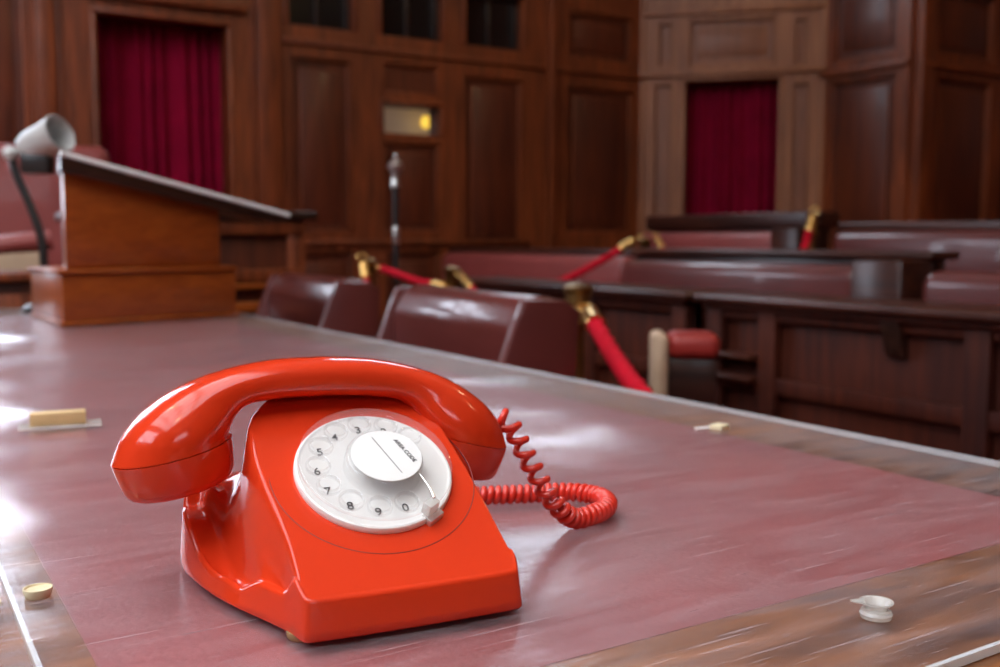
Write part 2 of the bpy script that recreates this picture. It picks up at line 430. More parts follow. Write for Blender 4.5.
# clear finger wheel with ten holes
WH = .0105
cu = bpy.data.curves.new('wheel', 'CURVE'); cu.dimensions = '2D'; cu.fill_mode = 'BOTH'
def circ(r, c=(0, 0), n=40):
    sp = cu.splines.new('POLY'); sp.points.add(n-1)
    for i in range(n): sp.points[i].co = (c[0]+r*math.cos(2*PI*i/n), c[1]+r*math.sin(2*PI*i/n), 0, 1)
    sp.use_cyclic_u = True
circ(.0464, n=120)
for a in HA: circ(.0066, (HR*math.cos(R(a)), HR*math.sin(R(a))))
cu.extrude = .0007; cu.bevel_depth = .0007; cu.bevel_resolution = 2
to = bpy.data.objects.new('tmp', cu); C.objects.link(to); bpy.context.view_layer.update()
me = bpy.data.meshes.new_from_object(to.evaluated_get(bpy.context.evaluated_depsgraph_get())); bpy.data.objects.remove(to)
me.transform(fm(WH)); me.materials.append(M['clear'])
wheel = bpy.data.objects.new('finger_wheel', me); C.objects.link(wheel); wheel.parent = tel
# short clear collars below the holes and the outer skirt of the wheel
bm = bmesh.new()
for a in HA:
    c = Vector((HR*math.cos(R(a)), HR*math.sin(R(a)), 0)); n = 32
    pr_ = [(.0068, .0052), (.0070, -.0008+WH), (.0078, -.0008+WH), (.0074, .0075)]
    pr_[0] = (.0068, .0075)
    rg = [[bm.verts.new((c.x+r*math.cos(2*PI*i/n), c.y+r*math.sin(2*PI*i/n), z)) for i in range(n)] for r, z in pr_]
    for p, q in zip(rg, rg[1:]+rg[:1]):
        for i in range(n): bm.faces.new((p[i], p[(i+1) % n], q[(i+1) % n], q[i]))
tf(bm, fm(0)); finish('finger_hole_collars', bm, 'clear', wheel)
bm = bmesh.new()
lathe(bm, [(.0240, .0036), (.0240, .0125), (.0232, .0140), (.0222, .0146), (.0215, .0142), (0, .0142)], n=64); tf(bm, fm(0, 0, (.005, 0))); finish('hub', bm, 'clear', wheel)
CH = .0150
bm = bmesh.new(); lathe(bm, [(0, -.0004), (.0216, -.0004), (.0218, 0), (.0214, .0003), (0, .0003)], n=72); tf(bm, fm(CH, 0, (.006, 0))); card = finish('dial_card', bm, 'card', tel)
dirA = R(-72)
bm = bmesh.new(); box(bm, (0, 0, 0), (.0335, .0006, .0001)); tf(bm, fm(CH+.0005, dirA, (.0060, .0000))); finish('card_line', bm, 'grey', card)
text('AREA CODE', .0039, fm(CH+.0006, R(-70), (.0182, .0022)), 'black', card, 'card_lettering', bold=.00002)
# finger stop: white clip on the rim with a thin metal arm reaching in over the wheel
sa = R(-58)
bm = bmesh.new()
box(bm, (.0480, 0, .0015), (.0075, .0125, .0060), .0008, 2)
box(bm, (.0455, -.001, .0090), (.0065, .0090, .0090), .0010, 2)
tf(bm, fm(0, sa)); stop = finish('finger_stop', bm, 'frost', tel)
bm = bmesh.new()
Pq = [Vector((.0445, .002, .0135)), Vector((.038, .0055, .0140)), Vector((.031, .0085, .0136)), Vector((.0255, .0110, .0128))]
sweep(bm, catmull(Pq, 6), lambda t: .0011*(1-.45*t), 8); tf(bm, fm(0, sa)); finish('stop_arm', bm, 'silver', stop)

# handset ---------------------------------------------------------
HX, HS = -.0175, .1215
prof_ = [  # x_out, z_out, x_in, z_in, half width
    (0.0, .1390, 0.0, .1140, .0205), (.030, .1375, .028, .1130, .0205), (.056, .1330, .048, .1100, .0215),
    (.080, .1255, .0560, .1045, .0250), (.100, .1150, .0590, .0990, .0300), (.1150, .1030, .0600, .0950, .0335),
    (.1250, .0895, .0600, .0930, .0352), (.1305, .0745, .0590, .0915, .0356)]
A_ = catmull([Vector((p[0], p[1], 0)) for p in prof_], 8); B_ = catmull([Vector((p[2], p[3], 0)) for p in prof_], 8); W_ = catmull([Vector((p[4], 0, 0)) for p in prof_], 8)
right = [((a.x, a.y), (b.x, b.y), w.x) for a, b, w in zip(A_, B_, W_)]
left = [((-a[0], a[1]), (-b[0], b[1]), w) for a, b, w in right[:0:-1]]
secs = left+right
NS = 56
def sec_ring(sec, e=2.35, k=1.0):
    (ax, az), (bx_, bz), w = sec
    mx, mz = (ax+bx_)/2, (az+bz)/2; hx, hz = (ax-bx_)/2*k, (az-bz)/2*k; out = []
    for i in range(NS):
        f = 2*PI*i/NS; c, s_ = math.cos(f), math.sin(f)
        cc = math.copysign(abs(c)**(2/e), c); ss = math.copysign(abs(s_)**(2/e), s_)
        out.append(Vector((mx+hx*cc, w*k*ss, mz+hz*cc)))
    return out
HM = Matrix.Translation((HX, HS, 0)) @ Matrix.Rotation(R(2.0), 4, 'Y') @ Matrix.Translation((0, 0, -.0)) 
HM = Matrix.Translation((HX, HS, .11)) @ Matrix.Rotation(R(2.0), 4, 'Y') @ Matrix.Translation((0, 0, -.11))
def eexp(i, n):
    d = abs(i-(n-1)/2)/((n-1)/2); return 2.5 if d < .5 else 2.5-.5*min(1, (d-.5)/.4)
rgs = [sec_ring(s, eexp(i, len(secs))) for i, s in enumerate(secs)]
bm = bmesh.new(); loft(bm, rgs); bmesh.ops.transform(bm, matrix=HM, verts=bm.verts)
handset = finish('handset', bm, 'red', tel, angle=70)
def cap(side, name):
    s0 = secs[-1] if side > 0 else secs[0]
    (ax, az), (bx_, bz), w = s0
    dirv = Vector((ax-bx_, 0, az-bz)).normalized()
    nr = Vector((dirv.z, 0, -dirv.x)) if side > 0 else Vector((-dirv.z, 0, dirv.x))
    if nr.z > 0: nr = -nr
    base = sec_ring(s0, 2.0); cen = sum(base, Vector())/NS
    lv = [(0, .965), (.0006, .965), (.0009, 1.0), (.006, .99), (.013, .96), (.0195, .925), (.0232, .875), (.0250, .80), (.0254, .72), (.0250, .62), (.0232, .58), (.0228, .30)]
    bm = bmesh.new()
    loft(bm, [[cen+(p-cen)*f+nr*d for p in base] for d, f in lv])
    bmesh.ops.transform(bm, matrix=HM, verts=bm.verts)
    return finish(name, bm, 'red', handset, angle=60)
cap(-1, 'earpiece_cap'); cap(1, 'mouthpiece_cap')

# coiled cord -----------------------------------------------------
def coil(path, rad, pitch, tube, parent, name):
    P = catmull(path, 16)
    L_ = [0]
    for a, b in zip(P, P[1:]): L_.append(L_[-1]+(b-a).length)
    tot = L_[-1]
    Fr = frames(P)
    # phase accumulates with the local pitch
    out = []; ph = 0; step = .00028; d = 0; i = 0
    while d < tot:
        while i < len(L_)-2 and L_[i+1] < d: i += 1
        f = (d-L_[i])/max(1e-9, L_[i+1]-L_[i])
        p0, t0, a0, b0 = Fr[i]; p1, t1, a1, b1 = Fr[i+1]
        p = p0.lerp(p1, f); a = a0.lerp(a1, f).normalized(); b = b0.lerp(b1, f).normalized()
        g = d/tot
        r_ = rad*min(1, d/.004+.05)*min(1, (tot-d)/.006+.05)
        out.append(p+(a*math.cos(ph)-b*math.sin(ph))*r_)
        dd = step*(pitch(g)/.006)
        ph += 2*PI*dd/pitch(g); d += dd
    bm = bmesh.new(); sweep(bm, out, tube, 8); return finish(name, bm, 'redcord', parent, angle=80)
cz = .0078
path = [(.100, .121, .0890), (.1100, .121, .0895), (.1180, .121, .0830), (.1250, .121, .0705), (.132, .121, .0570), (.139, .121, .0450), (.1455, .121, .0340), (.153, .1215, .0235), (.1625, .122, .0140), (.1740, .1255, cz), (.190, .1300, cz), (.2065, .140, cz), (.2190, .157, cz), (.2220, .178, cz), (.2100, .197, cz), (.1900, .205, cz), (.1700, .2085, cz), (.1500, .2135, cz), (.1250, .219, cz), (.095, .218, cz), (.07, .205, .010), (.055, .185, .014), (.05, .172, .018)]
coil(path, .0054, lambda g: .0118 if g < .20 else (.0118-(g-.20)/.06*.0058 if g < .26 else .0060), .0027, tel, 'coiled_cord')

# ------------------------------------------------------------------ small things on the sheet
Zs = TZ+.0001
wb = empty('wood_block', 'small pale wooden block lying on a clear plate left of the telephone', 'wooden block', (.177, 1.257, Zs), R(-9))
bm = bmesh.new(); bx(bm, -.030, .030, -.010, .010, .0018, .0165, .0012, 2); finish('block', bm, 'pine', wb)
bm = bmesh.new(); bx(bm, -.042, .047, -.020, .018, 0, .0018, .0006, 1); finish('plate', bm, 'frost', wb)
def bump_on(name, x, y, r, h, mat, label, group=None, sq=False):
    bm = bmesh.new()
    if sq: box(bm, (0, 0, h/2), (r*2, r*1.6, h), .001, 2, .3)
    else: lathe(bm, [(0, 0), (r*.82, 0), (r*.86, h*.1), (r, h*.85), (r*.98, h), (r*.88, h), (r*.84, h*.8), (0, h*.72)], n=32)
    o = finish(name, bm, mat, None); o.location = (x, y, Zs)
    return tag(o, label, 'bumper', group)
bump_on('rubber_bumper', .0765, .652, .0085, .0058, 'rubber', 'round cream rubber bumper just right of the sheet joint')
bump_on('rubber_bumper', .0470, .640, .0085, .0058, 'rubber', 'round cream rubber bumper cut by the left edge of the photo, left of the joint')
bb = bump_on('rubber_bumper', .812, .832, .0095, .006, 'rubber', 'small square cream bumper with a white tab near the far right table edge', sq=True)
bm = bmesh.new(); box(bm, (-.016, .008, .002), (.022, .007, .002), .0006, 1, -.2); finish('tab', bm, 'white', bb)
# clear suction cup with a pull tab
sc_ = empty('suction_cup', 'small clear plastic suction cup with a pull tab at the lower right', 'suction cup', (.4765, .3605, Zs))
bm = bmesh.new()
lathe(bm, [(0, .0008), (.0070, .0004), (.0086, .0012), (.0092, .0036), (.0084, .0052), (.0066, .0058), (.0064, .0066), (.0078, .0086), (.0094, .0098), (.0094, .0106), (.0080, .0104), (.0060, .0080), (.0050, .0050), (0, .0044)], n=40)
finish('cup', bm, 'frost', sc_)
bm = bmesh.new(); pt = [Vector((-.0040, .0060, .0100)), Vector((-.0095, .0080, .0104)), Vector((-.0125, .0080, .0104)), Vector((-.0130, .0045, .0104)), Vector((-.0085, .0005, .0100))]
prism(bm, pt, (0, 0, .0008)); finish('pull_tab', bm, 'frost', sc_)

# ------------------------------------------------------------------ LECTERN
P0 = Vector((.392, 2.664, TZ)); e1 = Vector((.953, .302, 0)); e2 = Vector((-.06, .998, 0)).normalized()
lec = empty('lectern', 'polished orange brown wooden lectern with sloping top at the far end of the table', 'lectern', tuple(P0))
def LP(t, d, z): return e1*t+e2*d+Vector((0, 0, z))
def lbox(t0, t1, d0, d1, z0, z1, mat, name, bev=.006, parent=None):
    bm = bmesh.new(); prism(bm, [LP(t0, d0, z0), LP(t1, d0, z0), LP(t1, d1, z0), LP(t0, d1, z0)], (0, 0, z1-z0), bev, 2)
    return finish(name, bm, mat, parent or lec)
lbox(0, .520, 0, .40, 0, .014, 'lectern', 'skirting')
lbox(.006, .510, .006, .39, .014, .130, 'lectern', 'base_box')
lbox(-.002, .514, -.002, .395, .130, .142, 'lectern', 'base_ledge', .004)
bm = bmesh.new()
prism(bm, [LP(.024, .03, .142), LP(.470, .03, .142), LP(.470, .03, .304), LP(.024, .03, .394)], Vector((.12, .99, 0))*.20, .004, 2)
finish('sloping_body', bm, 'lectern', lec)
sl = (.320-.421)/.50
def zt(t): return .421+sl*t
bm = bmesh.new()
prism(bm, [LP(.012, 0, zt(.012)-.036), LP(.640, 0, zt(.640)-.026), LP(.690, 0, zt(.690)-.010), LP(.690, 0, zt(.690)), LP(.012, 0, zt(.012))], Vector((.12, .99, 0))*.24, .002, 2)
board = finish('reading_board', bm, 'dark', lec)
bm = bmesh.new()
prism(bm, [LP(.012, -.006, zt(.012)), LP(.700, -.006, zt(.700)), LP(.700, -.006, zt(.700)+.013), LP(.012, -.006, zt(.012)+.013)], Vector((.12, .99, 0))*.25, .004, 3)
finish('board_cover', bm, 'whiteedge', board)
# lamp on the lectern's left ledge
lp = empty('desk_lamp', 'silver cylinder headed lamp on a dark curved stem beside the lectern', 'lamp', (.432, 3.30, TZ))
bm = bmesh.new(); lathe(bm, [(0, 0), (.055, 0), (.055, .012), (.045, .02), (.012, .03), (0, .03)], n=32); finish('lamp_base', bm, 'blackmetal', lp)
bm = bmesh.new(); sweep(bm, catmull([(0, 0, .02), (.010, -.006, .12), (.006, -.004, .22), (-.02, .012, .32), (-.050, .032, .41), (-.058, .036, .455)], 8), .0125, 12); finish('stem', bm, 'blackmetal', lp)
ax_ = (Vector((.849, -.528, 0))*.84+Vector((0, 0, .33))+Vector((-.528, -.849, 0))*.30).normalized()
HD = Matrix.Translation((.022, -.013, .505)) @ ax_.to_track_quat('Z', 'Y').to_matrix().to_4x4()
bm = bmesh.new(); lathe(bm, [(0, -.080), (.030, -.077), (.043, -.065), (.050, -.04), (.054, .05), (.057, .066), (.054, .068), (.050, .05), (.044, -.03), (0, -.04)], n=32, M4=HD); head = finish('lamp_head', bm, 'silverfelt', lp)
bm = bmesh.new(); box(bm, (.005, -.004, .442), (.085, .06, .065), .010, 2, -.55); finish('switch_box', bm, 'blackmetal', lp)
bm = bmesh.new(); lathe(bm, [(0, -.024), (.016, -.018), (.024, 0), (.016, .018), (0, .024)], (-.062, .038, .470), 20); finish('elbow_joint', bm, 'silverfelt', lp)

# ------------------------------------------------------------------ DESK BEHIND THE LECTERN
cdk = empty('clerk_desk', 'panelled wooden desk with a grey blotter standing behind the lectern', 'desk', (1.02, 3.98, 0))
bm = bmesh.new(); bx(bm, -.37, .42, -.20, .35, 0, 1.05, .006); finish('carcass', bm, 'panel', cdk)
bm = bmesh.new(); bx(bm, -.39, .47, -.25, .38, 1.05, 1.085, .008); finish('desk_top', bm, 'dark', cdk)
bm = bmesh.new(); prism(bm, [(-.3, -.26, 1.086), (.30, -.26, 1.086), (.30, .25, 1.12), (-.3, .25, 1.12)], (0, 0, .008), .002); finish('blotter', bm, 'blackmetal', cdk)
bm = bmesh.new()
for x in (-.34, .02, .39): bx(bm, x-.035, x+.035, -.225, -.20, .60, 1.05, .004)
for z in (.62, .84, 1.02): bx(bm, -.37, .42, -.232, -.20, z-.025, z+.025, .004)
finish('front_frame', bm, 'frame', cdk)
bm = bmesh.new(); bx(bm, -.38, .44, -.245, -.2, .79, .81, .004); bx(bm, -.38, .44, -.25, -.2, .70, .74, .006); finish('ledge', bm, 'lectern', cdk)

lc = empty('low_cabinet', 'low reddish wooden cabinet at the far left edge, left of the lectern base', 'cabinet', (.24, 3.60, 0))
bm = bmesh.new(); bx(bm, -.30, .30, .02, .40, 0, .84, .005); finish('carcass', bm, 'desk', lc)
bm = bmesh.new(); bx(bm, -.33, .33, -.01, .42, .84, .868, .008); finish('cabinet_top', bm, 'frame', lc)
for x0, x1 in ((-.28, -.01), (.01, .28)):
    bm = bmesh.new(); bx(bm, x0, x1, 0, .02, .10, .80, .006); finish('door_panel', bm, 'frame', lc)

# ------------------------------------------------------------------ CHAIRS
def club_chair(loc, rz, label, w=.70, top=.855, mat='leather', d=.52, group=None, seatm=None):
    """seat faces -x; width along y"""
    t = empty('club_chair', label, 'chair', loc, rz, group)
    h = w/2
    bm = bmesh.new(); bx(bm, -d+.08, 0, -h+.05, h-.05, .16, .34, .02, 2); finish('seat_frame', bm, mat, t)
    bm = bmesh.new(); bx(bm, -d+.06, -.02, -h+.11, h-.11, .34, .47, .045, 4); finish('seat_cushion', bm, seatm or mat, t)
    bm = bmesh.new()
    prism(bm, [(-.02, -h+.028, .3), (.10, -h+.028, .16), (.135, -h+.028, top-.035), (.10, -h+.028, top-.010), (.05, -h+.028, top), (.01, -h+.028, top-.018), (-.02, -h+.028, top-.07)], (0, w-.056, 0), .016, 3)
    finish('backrest', bm, mat, t)
    for s in (-1, 1):
        y0 = -h if s < 0 else h-.03
        bm = bmesh.new()
        prism(bm, [(-d+.10, y0, .16), (.10, y0, .16), (.14, y0, top-.035), (.10, y0, top-.012), (.0, y0, top-.008), (-.02, y0, top-.05), (-.10, y0, top-.26), (-d+.12, y0, top-.32), (-d+.09, y0, top-.35)], (0, .03, 0), .006, 2)
        finish('armrest', bm, mat, t)
        for x in (-d+.14, .05):
            bm = bmesh.new(); lathe(bm, [(0, 0), (.018, 0), (.026, .16), (0, .16)], (x, s*(h-.07), 0), 14); finish('leg', bm, 'dark', t)
    return t
club_chair((1.215, 2.175, 0), R(-3), 'brown leather club chair with a bright top edge, beside the table in the middle', .72)
club_chair((1.225, 3.230, 0), R(-3), 'dark red leather club chair between the lectern and the central chair', .72, .858)
# high backed chair at the head of the table
pc = empty('presiding_chair', 'tall red leather armchair standing behind the lamp and lectern', 'chair', (.64, 5.50, 0), R(-8))
bm = bmesh.new(); bx(bm, -.42, .42, -.10, .06, .25, 1.44, .06, 4); finish('backrest', bm, 'leatherpink', pc)
bm = bmesh.new(); bx(bm, -.40, .40, -.75, -.08, .22, .50, .05, 3); finish('seat', bm, 'leatherpink', pc)
for s in (-1, 1):
    bm = bmesh.new(); bx(bm, s*.40-.05, s*.40+.05, -.72, -.05, .22, .84, .03, 3); ap = finish('arm_panel', bm, 'tan', pc)
    bm = bmesh.new(); sweep(bm, catmull([(s*.40, -.08, .99), (s*.40, -.3, .93), (s*.40, -.6, .88), (s*.40, -.76, .85)], 6), .06, 16); finish('arm_roll', bm, 'leatherpink', ap)
    for y in (-.68, 0):
        bm = bmesh.new(); lathe(bm, [(0, 0), (.025, 0), (.035, .24), (0, .24)], (s*.33, y, 0), 14); finish('leg', bm, 'dark', pc)
# smaller side chair, only its arm shows at the left edge of the photo
sd = empty('side_chair', 'chair with pink leather arm and tan side panel at the far left edge', 'chair', (.39, 4.24, 0), R(0))
bm = bmesh.new(); bx(bm, -.30, .14, -.05, .40, .40, .56, .05, 3); finish('seat', bm, 'redpad', sd)
bm = bmesh.new(); bx(bm, -.40, -.28, -.05, .42, .30, 1.15, .05, 3); finish('backrest', bm, 'leather', sd)
for s_, y in ((0, -.06), (1, .40)):
    bm = bmesh.new(); bx(bm, -.34, .17, y-.02, y+.05, .25, .93, .02, 3); ap = finish('arm_panel', bm, 'tan', sd)
    bm = bmesh.new(); sweep(bm, catmull([(-.34, y+.01, .905), (-.15, y+.01, .925), (.05, y+.01, .955), (.20, y+.01, .975)], 6), .036, 16); finish('arm_roll', bm, 'leatherpink', ap)
    for x in (-.30, .12):
        bm = bmesh.new(); lathe(bm, [(0, 0), (.02, 0), (.03, .27), (0, .27)], (x, y+.015, 0), 14); finish('leg', bm, 'dark', sd)
# low red seat with a pale side panel before the desks
sc2 = empty('upholstered_stool', 'upholstered stool with red top and pale side panel before the bench desk', 'stool', (2.065, 2.215, 0), R(-36))
bm = bmesh.new(); bx(bm, -.09, .06, -.08, .08, .63, .705, .028, 4); finish('seat', bm, 'redpad', sc2)
bm = bmesh.new(); bx(bm, -.135, -.09, -.085, .085, .50, .705, .018, 3); finish('side_panel', bm, 'tan', sc2)
bm = bmesh.new(); bx(bm, -.09, .05, -.07, .07, .50, .63, .008, 2); finish('seat_box', bm, 'dark', sc2)
for x in (-.07, .03):
    for y in (-.05, .05):
        bm = bmesh.new(); lathe(bm, [(0, 0), (.014, 0), (.022, .50), (0, .50)], (x, y, 0), 12); finish('leg', bm, 'dark', sc2)

# ------------------------------------------------------------------ DESKS AND BENCHES (run along y, look to -x)
def desk(x, y0, y1, z, label, stiles, depth=.28, brackets=()):
    t = empty('bench_desk', label, 'desk', (x, y0, 0)); h = y1-y0
    bm = bmesh.new(); bx(bm, -.02, depth, -.03, h+.03, z-.028, z, .010, 3); finish('desk_top', bm, 'desk', t)
    bm = bmesh.new(); bx(bm, .05, .09, 0, h, 0, z-.028, .002); finish('front_board', bm, 'deskfront', t)
    bm = bmesh.new(); bx(bm, .05, depth-.03, 0, .04, 0, z-.028, .004); finish('end_board', bm, 'deskfront', t)
    bm = bmesh.new(); bx(bm, .05, depth-.03, h-.04, h, 0, z-.028, .004); finish('end_board', bm, 'deskfront', t)
    bm = bmesh.new()
    for s in stiles: bx(bm, .015, .05, s-.035, s+.035, .05, z-.028, .005)
    for a, b in ((.05, .16), (z-.30, z-.25), (z-.075, z-.028)): bx(bm, .022, .05, 0, h, a, b, .005)
    bx(bm, .0, .05, 0, h, z-.045, z-.028, .006)
    finish('panel_frame', bm, 'deskfront', t)
    for b in brackets:
        bm = bmesh.new(); prism(bm, [(.0, b-.03, z-.04), (.05, b-.03, z-.04), (.05, b-.03, z-.15), (.03, b-.03, z-.14)], (0, .06, 0), .004); finish('bracket', bm, 'dark', t)
    return t
d1 = desk(2.32, -.60, 2.47, .80, 'long dark wooden bench desk nearest the table on the right', [.04, .75, 1.45, 2.10, 2.80, 3.03], brackets=(2.35,))
for z in (.60, .53):
    bm = bmesh.new(); bx(bm, -.01, .05, 2.84, 3.07, z, z+.016, .005, 2); finish('ledge', bm, 'desk', d1)
desk(2.32, 2.56, 4.12, .80, 'dark wooden bench desk beyond the aisle behind the central leather chair', [.04, .55, 1.05, 1.52])
def bench(x, y0, y1, ztop, label, rail=.0, mat='leather', rz=0, seatz=.46, base=0, padh=.42, endw=.0, rt=.05):
    """p: padded bench; the back pad runs y0..y1, faces -x"""
    t = empty('leather_bench', label, 'bench', (x, y0, 0), rz); h = y1-y0
    bm = bmesh.new(); bx(bm, .0, .16, 0, h, ztop-padh, ztop, .055, 5); finish('back_pad', bm, mat, t)
    bm = bmesh.new(); bx(bm, -.45, .03, 0, h, seatz+base-.12, seatz+base, .04, 4); finish('seat', bm, mat, t)
    bm = bmesh.new(); bx(bm, -.40, .15, .02, h-.02, 0, seatz+base-.12, .004); finish('plinth', bm, 'desk', t)
    if rail:
        bm = bmesh.new(); bx(bm, .13, .20, -endw, h+.02, 0, ztop+rail-.02, .004); bx(bm, .09, .26, -endw-.02, h+.03, ztop+rail-rt, ztop+rail, .012, 3); finish('back_rail', bm, 'desk', t)
        bm = bmesh.new(); bx(bm, -.05, .17, -endw, -.005 if endw else 0, 0, ztop+rail-rt, .012, 2); 
        if endw: finish('end_panel', bm, 'desk', t)
        else: bm.free()
    return t
bench(3.28, 4.08, 6.05, .890, 'rose leather bench beyond the rope, below the panelled back wall', .035, 'leatherpink')
bench(3.08, 2.46, 3.86, .880, 'long oxblood leather bench with shiny rounded end behind the aisle', .055, 'leather', endw=.22, rt=.03)
bench(3.06, -.30, 2.20, .870, 'wrinkled leather bench at the right edge behind the nearest desk', .0, 'leather')
bench(4.15, .30, 3.50, 1.018, 'purplish leather bench with dark top rail in the raised row at right', .045, 'leather', base=.15)
bench(4.22, 3.92, 5.10, 1.020, 'raised rose leather bench with a dark rail in front of the corner curtain', .11, 'leatherpink', base=.15, endw=.20, rt=.09)

# ------------------------------------------------------------------ STANCHIONS AND ROPES
def stanchion(x, y, z, label, mat='agedbrass', r=.022, b=.13):
    t = empty('stanchion', label, 'stanchion', (x, y, 0))
    bm = bmesh.new(); lathe(bm, [(0, 0), (b, 0), (b, .012), (b*.8, .025), (.04, .04), (.02, .05), (0, .05)], n=32); finish('base', bm, mat, t)
    bm = bmesh.new(); lathe(bm, [(0, .04), (r*.7, .04), (r*.7, z-.11), (0, z-.11)], n=20); finish('pole', bm, mat, t)
    bm = bmesh.new(); lathe(bm, [(0, z-.12), (r*1.5, z-.12), (r*1.6, z-.105), (r*1.35, z-.10), (r*1.35, z-.03), (r*1.6, z-.022), (r*1.6, z-.012), (r*1.0, z-.004), (0, z)], n=24); finish('collar', bm, mat, t)
    return t
def rope(P, label, r=.017, ends=(1, 1), hook=.08, group=None):
    o = Vector(P[0]); Q = catmull([Vector(p)-o for p in P], 14)
    t = empty('barrier_rope', label, 'rope', tuple(o), 0, group)
    bm = bmesh.new()
    F = frames(Q); n = 16; rings_ = []; d = 0
    for k, (p, tt_, a, b) in enumerate(F):
        if k: d += (p-F[k-1][0]).length
        ph = d/.055*2*PI
        rings_.append([p+(a*math.cos(2*PI*i/n)+b*math.sin(2*PI*i/n))*(r*(1+.10*math.cos(3*(2*PI*i/n)-ph))) for i in range(n)])
    loft(bm, rings_); finish('rope', bm, 'rope', t, angle=80)
    for e, idx, nx in ((ends[0], 0, 1), (ends[1], -1, -2)):
        if not e: continue
        p = Q[idx]; dr = (Q[idx]-Q[nx]).normalized()
        bm = bmesh.new(); rot = dr.to_track_quat('Z', 'Y').to_matrix().to_4x4()
        lathe(bm, [(0, -.03), (r*1.25, -.03), (r*1.35, -.022), (r*1.2, -.012), (r*1.2, hook*.45), (r*.8, hook*.55), (r*.35, hook*.62), (0, hook*.62)], n=24, M4=Matrix.Translation(p) @ rot)
        f = finish('rope_end_sleeve', bm, 'brass', t)
        bm = bmesh.new()
        cc = [Matrix.Translation(p) @ rot @ Vector((math.sin(q)*hook*.22, 0, hook*.60+hook*.24*(1-math.cos(q)))) for q in np.linspace(0, 1.75*PI, 14)]
        sweep(bm, cc, r*.27, 8); finish('snap_hook', bm, 'brass', f)
    return t

stanchion(1.604, 2.182, .862, 'aged brass post right of the central leather chair', r=.026)
rope([(1.560, 2.055, .770), (1.500, 1.920, .722), (1.435, 1.790, .692), (1.354, 1.630, .664), (1.28, 1.45, .63), (1.20, 1.22, .60)], 'thick red velvet rope with brass end dropping from the post right of the central chair', .021, (1, 0), .10)
stanchion(1.925, 4.225, .895, 'slim brass post left of the black rod, behind the dark red chair', b=.065)
rope([(1.890, 4.190, .83), (1.885, 4.15, .76), (1.88, 4.10, .71)], 'red rope hanging almost straight down from a brass hook left of the black rod', .018, (1, 0), .09)
stanchion(1.988, 3.560, .872, 'brass post between the two leather chairs')
rope([(1.945, 4.150, .850), (1.945, 4.00, .832), (1.945, 3.80, .806), (1.955, 3.62, .793)], 'short red rope strung between two brass posts above the gap between the chairs', .016, (1, 1), .075)
rope([(2.010, 3.47, .800), (2.02, 3.38, .74), (2.03, 3.2, .68), (2.04, 3.0, .62)], 'red rope dropping behind the central chair from the post above it', .016, (1, 0), .08)
stanchion(3.330, 3.965, .990, 'brass post at the top of the slanting rope, in the middle row of benches', b=.075)
rope([(3.170, 3.925, .945), (3.10, 3.96, .895), (3.00, 4.02, .830), (2.894, 4.06, .775), (2.80, 4.10, .740)], 'slanting red rope rising to the brass post in front of the corner wall', .018, (1, 0), .10)
rope([(3.375, 3.90, .955), (3.370, 3.86, .915), (3.365, 3.80, .885), (3.36, 3.7, .86)], 'short end of red rope behind the middle post, going right', .014, (1, 0), .07)
stanchion(4.165, 3.62, 1.115, 'distant brass post in the raised row, near the right wall', b=.075)
rope([(4.11, 3.585, 1.045), (4.085, 3.58, .985), (4.06, 3.575, .93), (4.03, 3.57, .88)], 'red rope hanging steeply from the distant brass post at right', .020, (1, 0), .10)

# ceremonial rod in its stand
rod = empty('ceremonial_rod', 'upright black rod with silver crown finial and silver band standing before the door', 'rod', (2.03, 4.155, 0))
bm = bmesh.new(); lathe(bm, [(0, 0), (.055, 0), (.055, .02), (.03, .05), (.02, .06), (0, .06)], n=24); finish('stand', bm, 'blackmetal', rod)
bm = bmesh.new(); lathe(bm, [(0, .05), (.013, .05), (.013, 1.225), (0, 1.225)], n=16); finish('shaft', bm, 'blackmetal', rod)
bm = bmesh.new(); lathe(bm, [(0, 1.21), (.018, 1.21), (.020, 1.225), (.016, 1.235), (.018, 1.27), (.022, 1.285), (.034, 1.295), (.036, 1.31), (.026, 1.325), (.014, 1.335), (.008, 1.345), (.009, 1.352), (0, 1.36)], n=20); finish('finial', bm, 'silver', rod)
for z0, z1 in ((.955, 1.035), (.575, .60)):
    bm = bmesh.new(); lathe(bm, [(0, z0), (.016, z0), (.018, z0+.006), (.015, (z0+z1)/2), (.018, z1-.006), (.016, z1), (0, z1)], n=16); finish('band', bm, 'silver', rod)

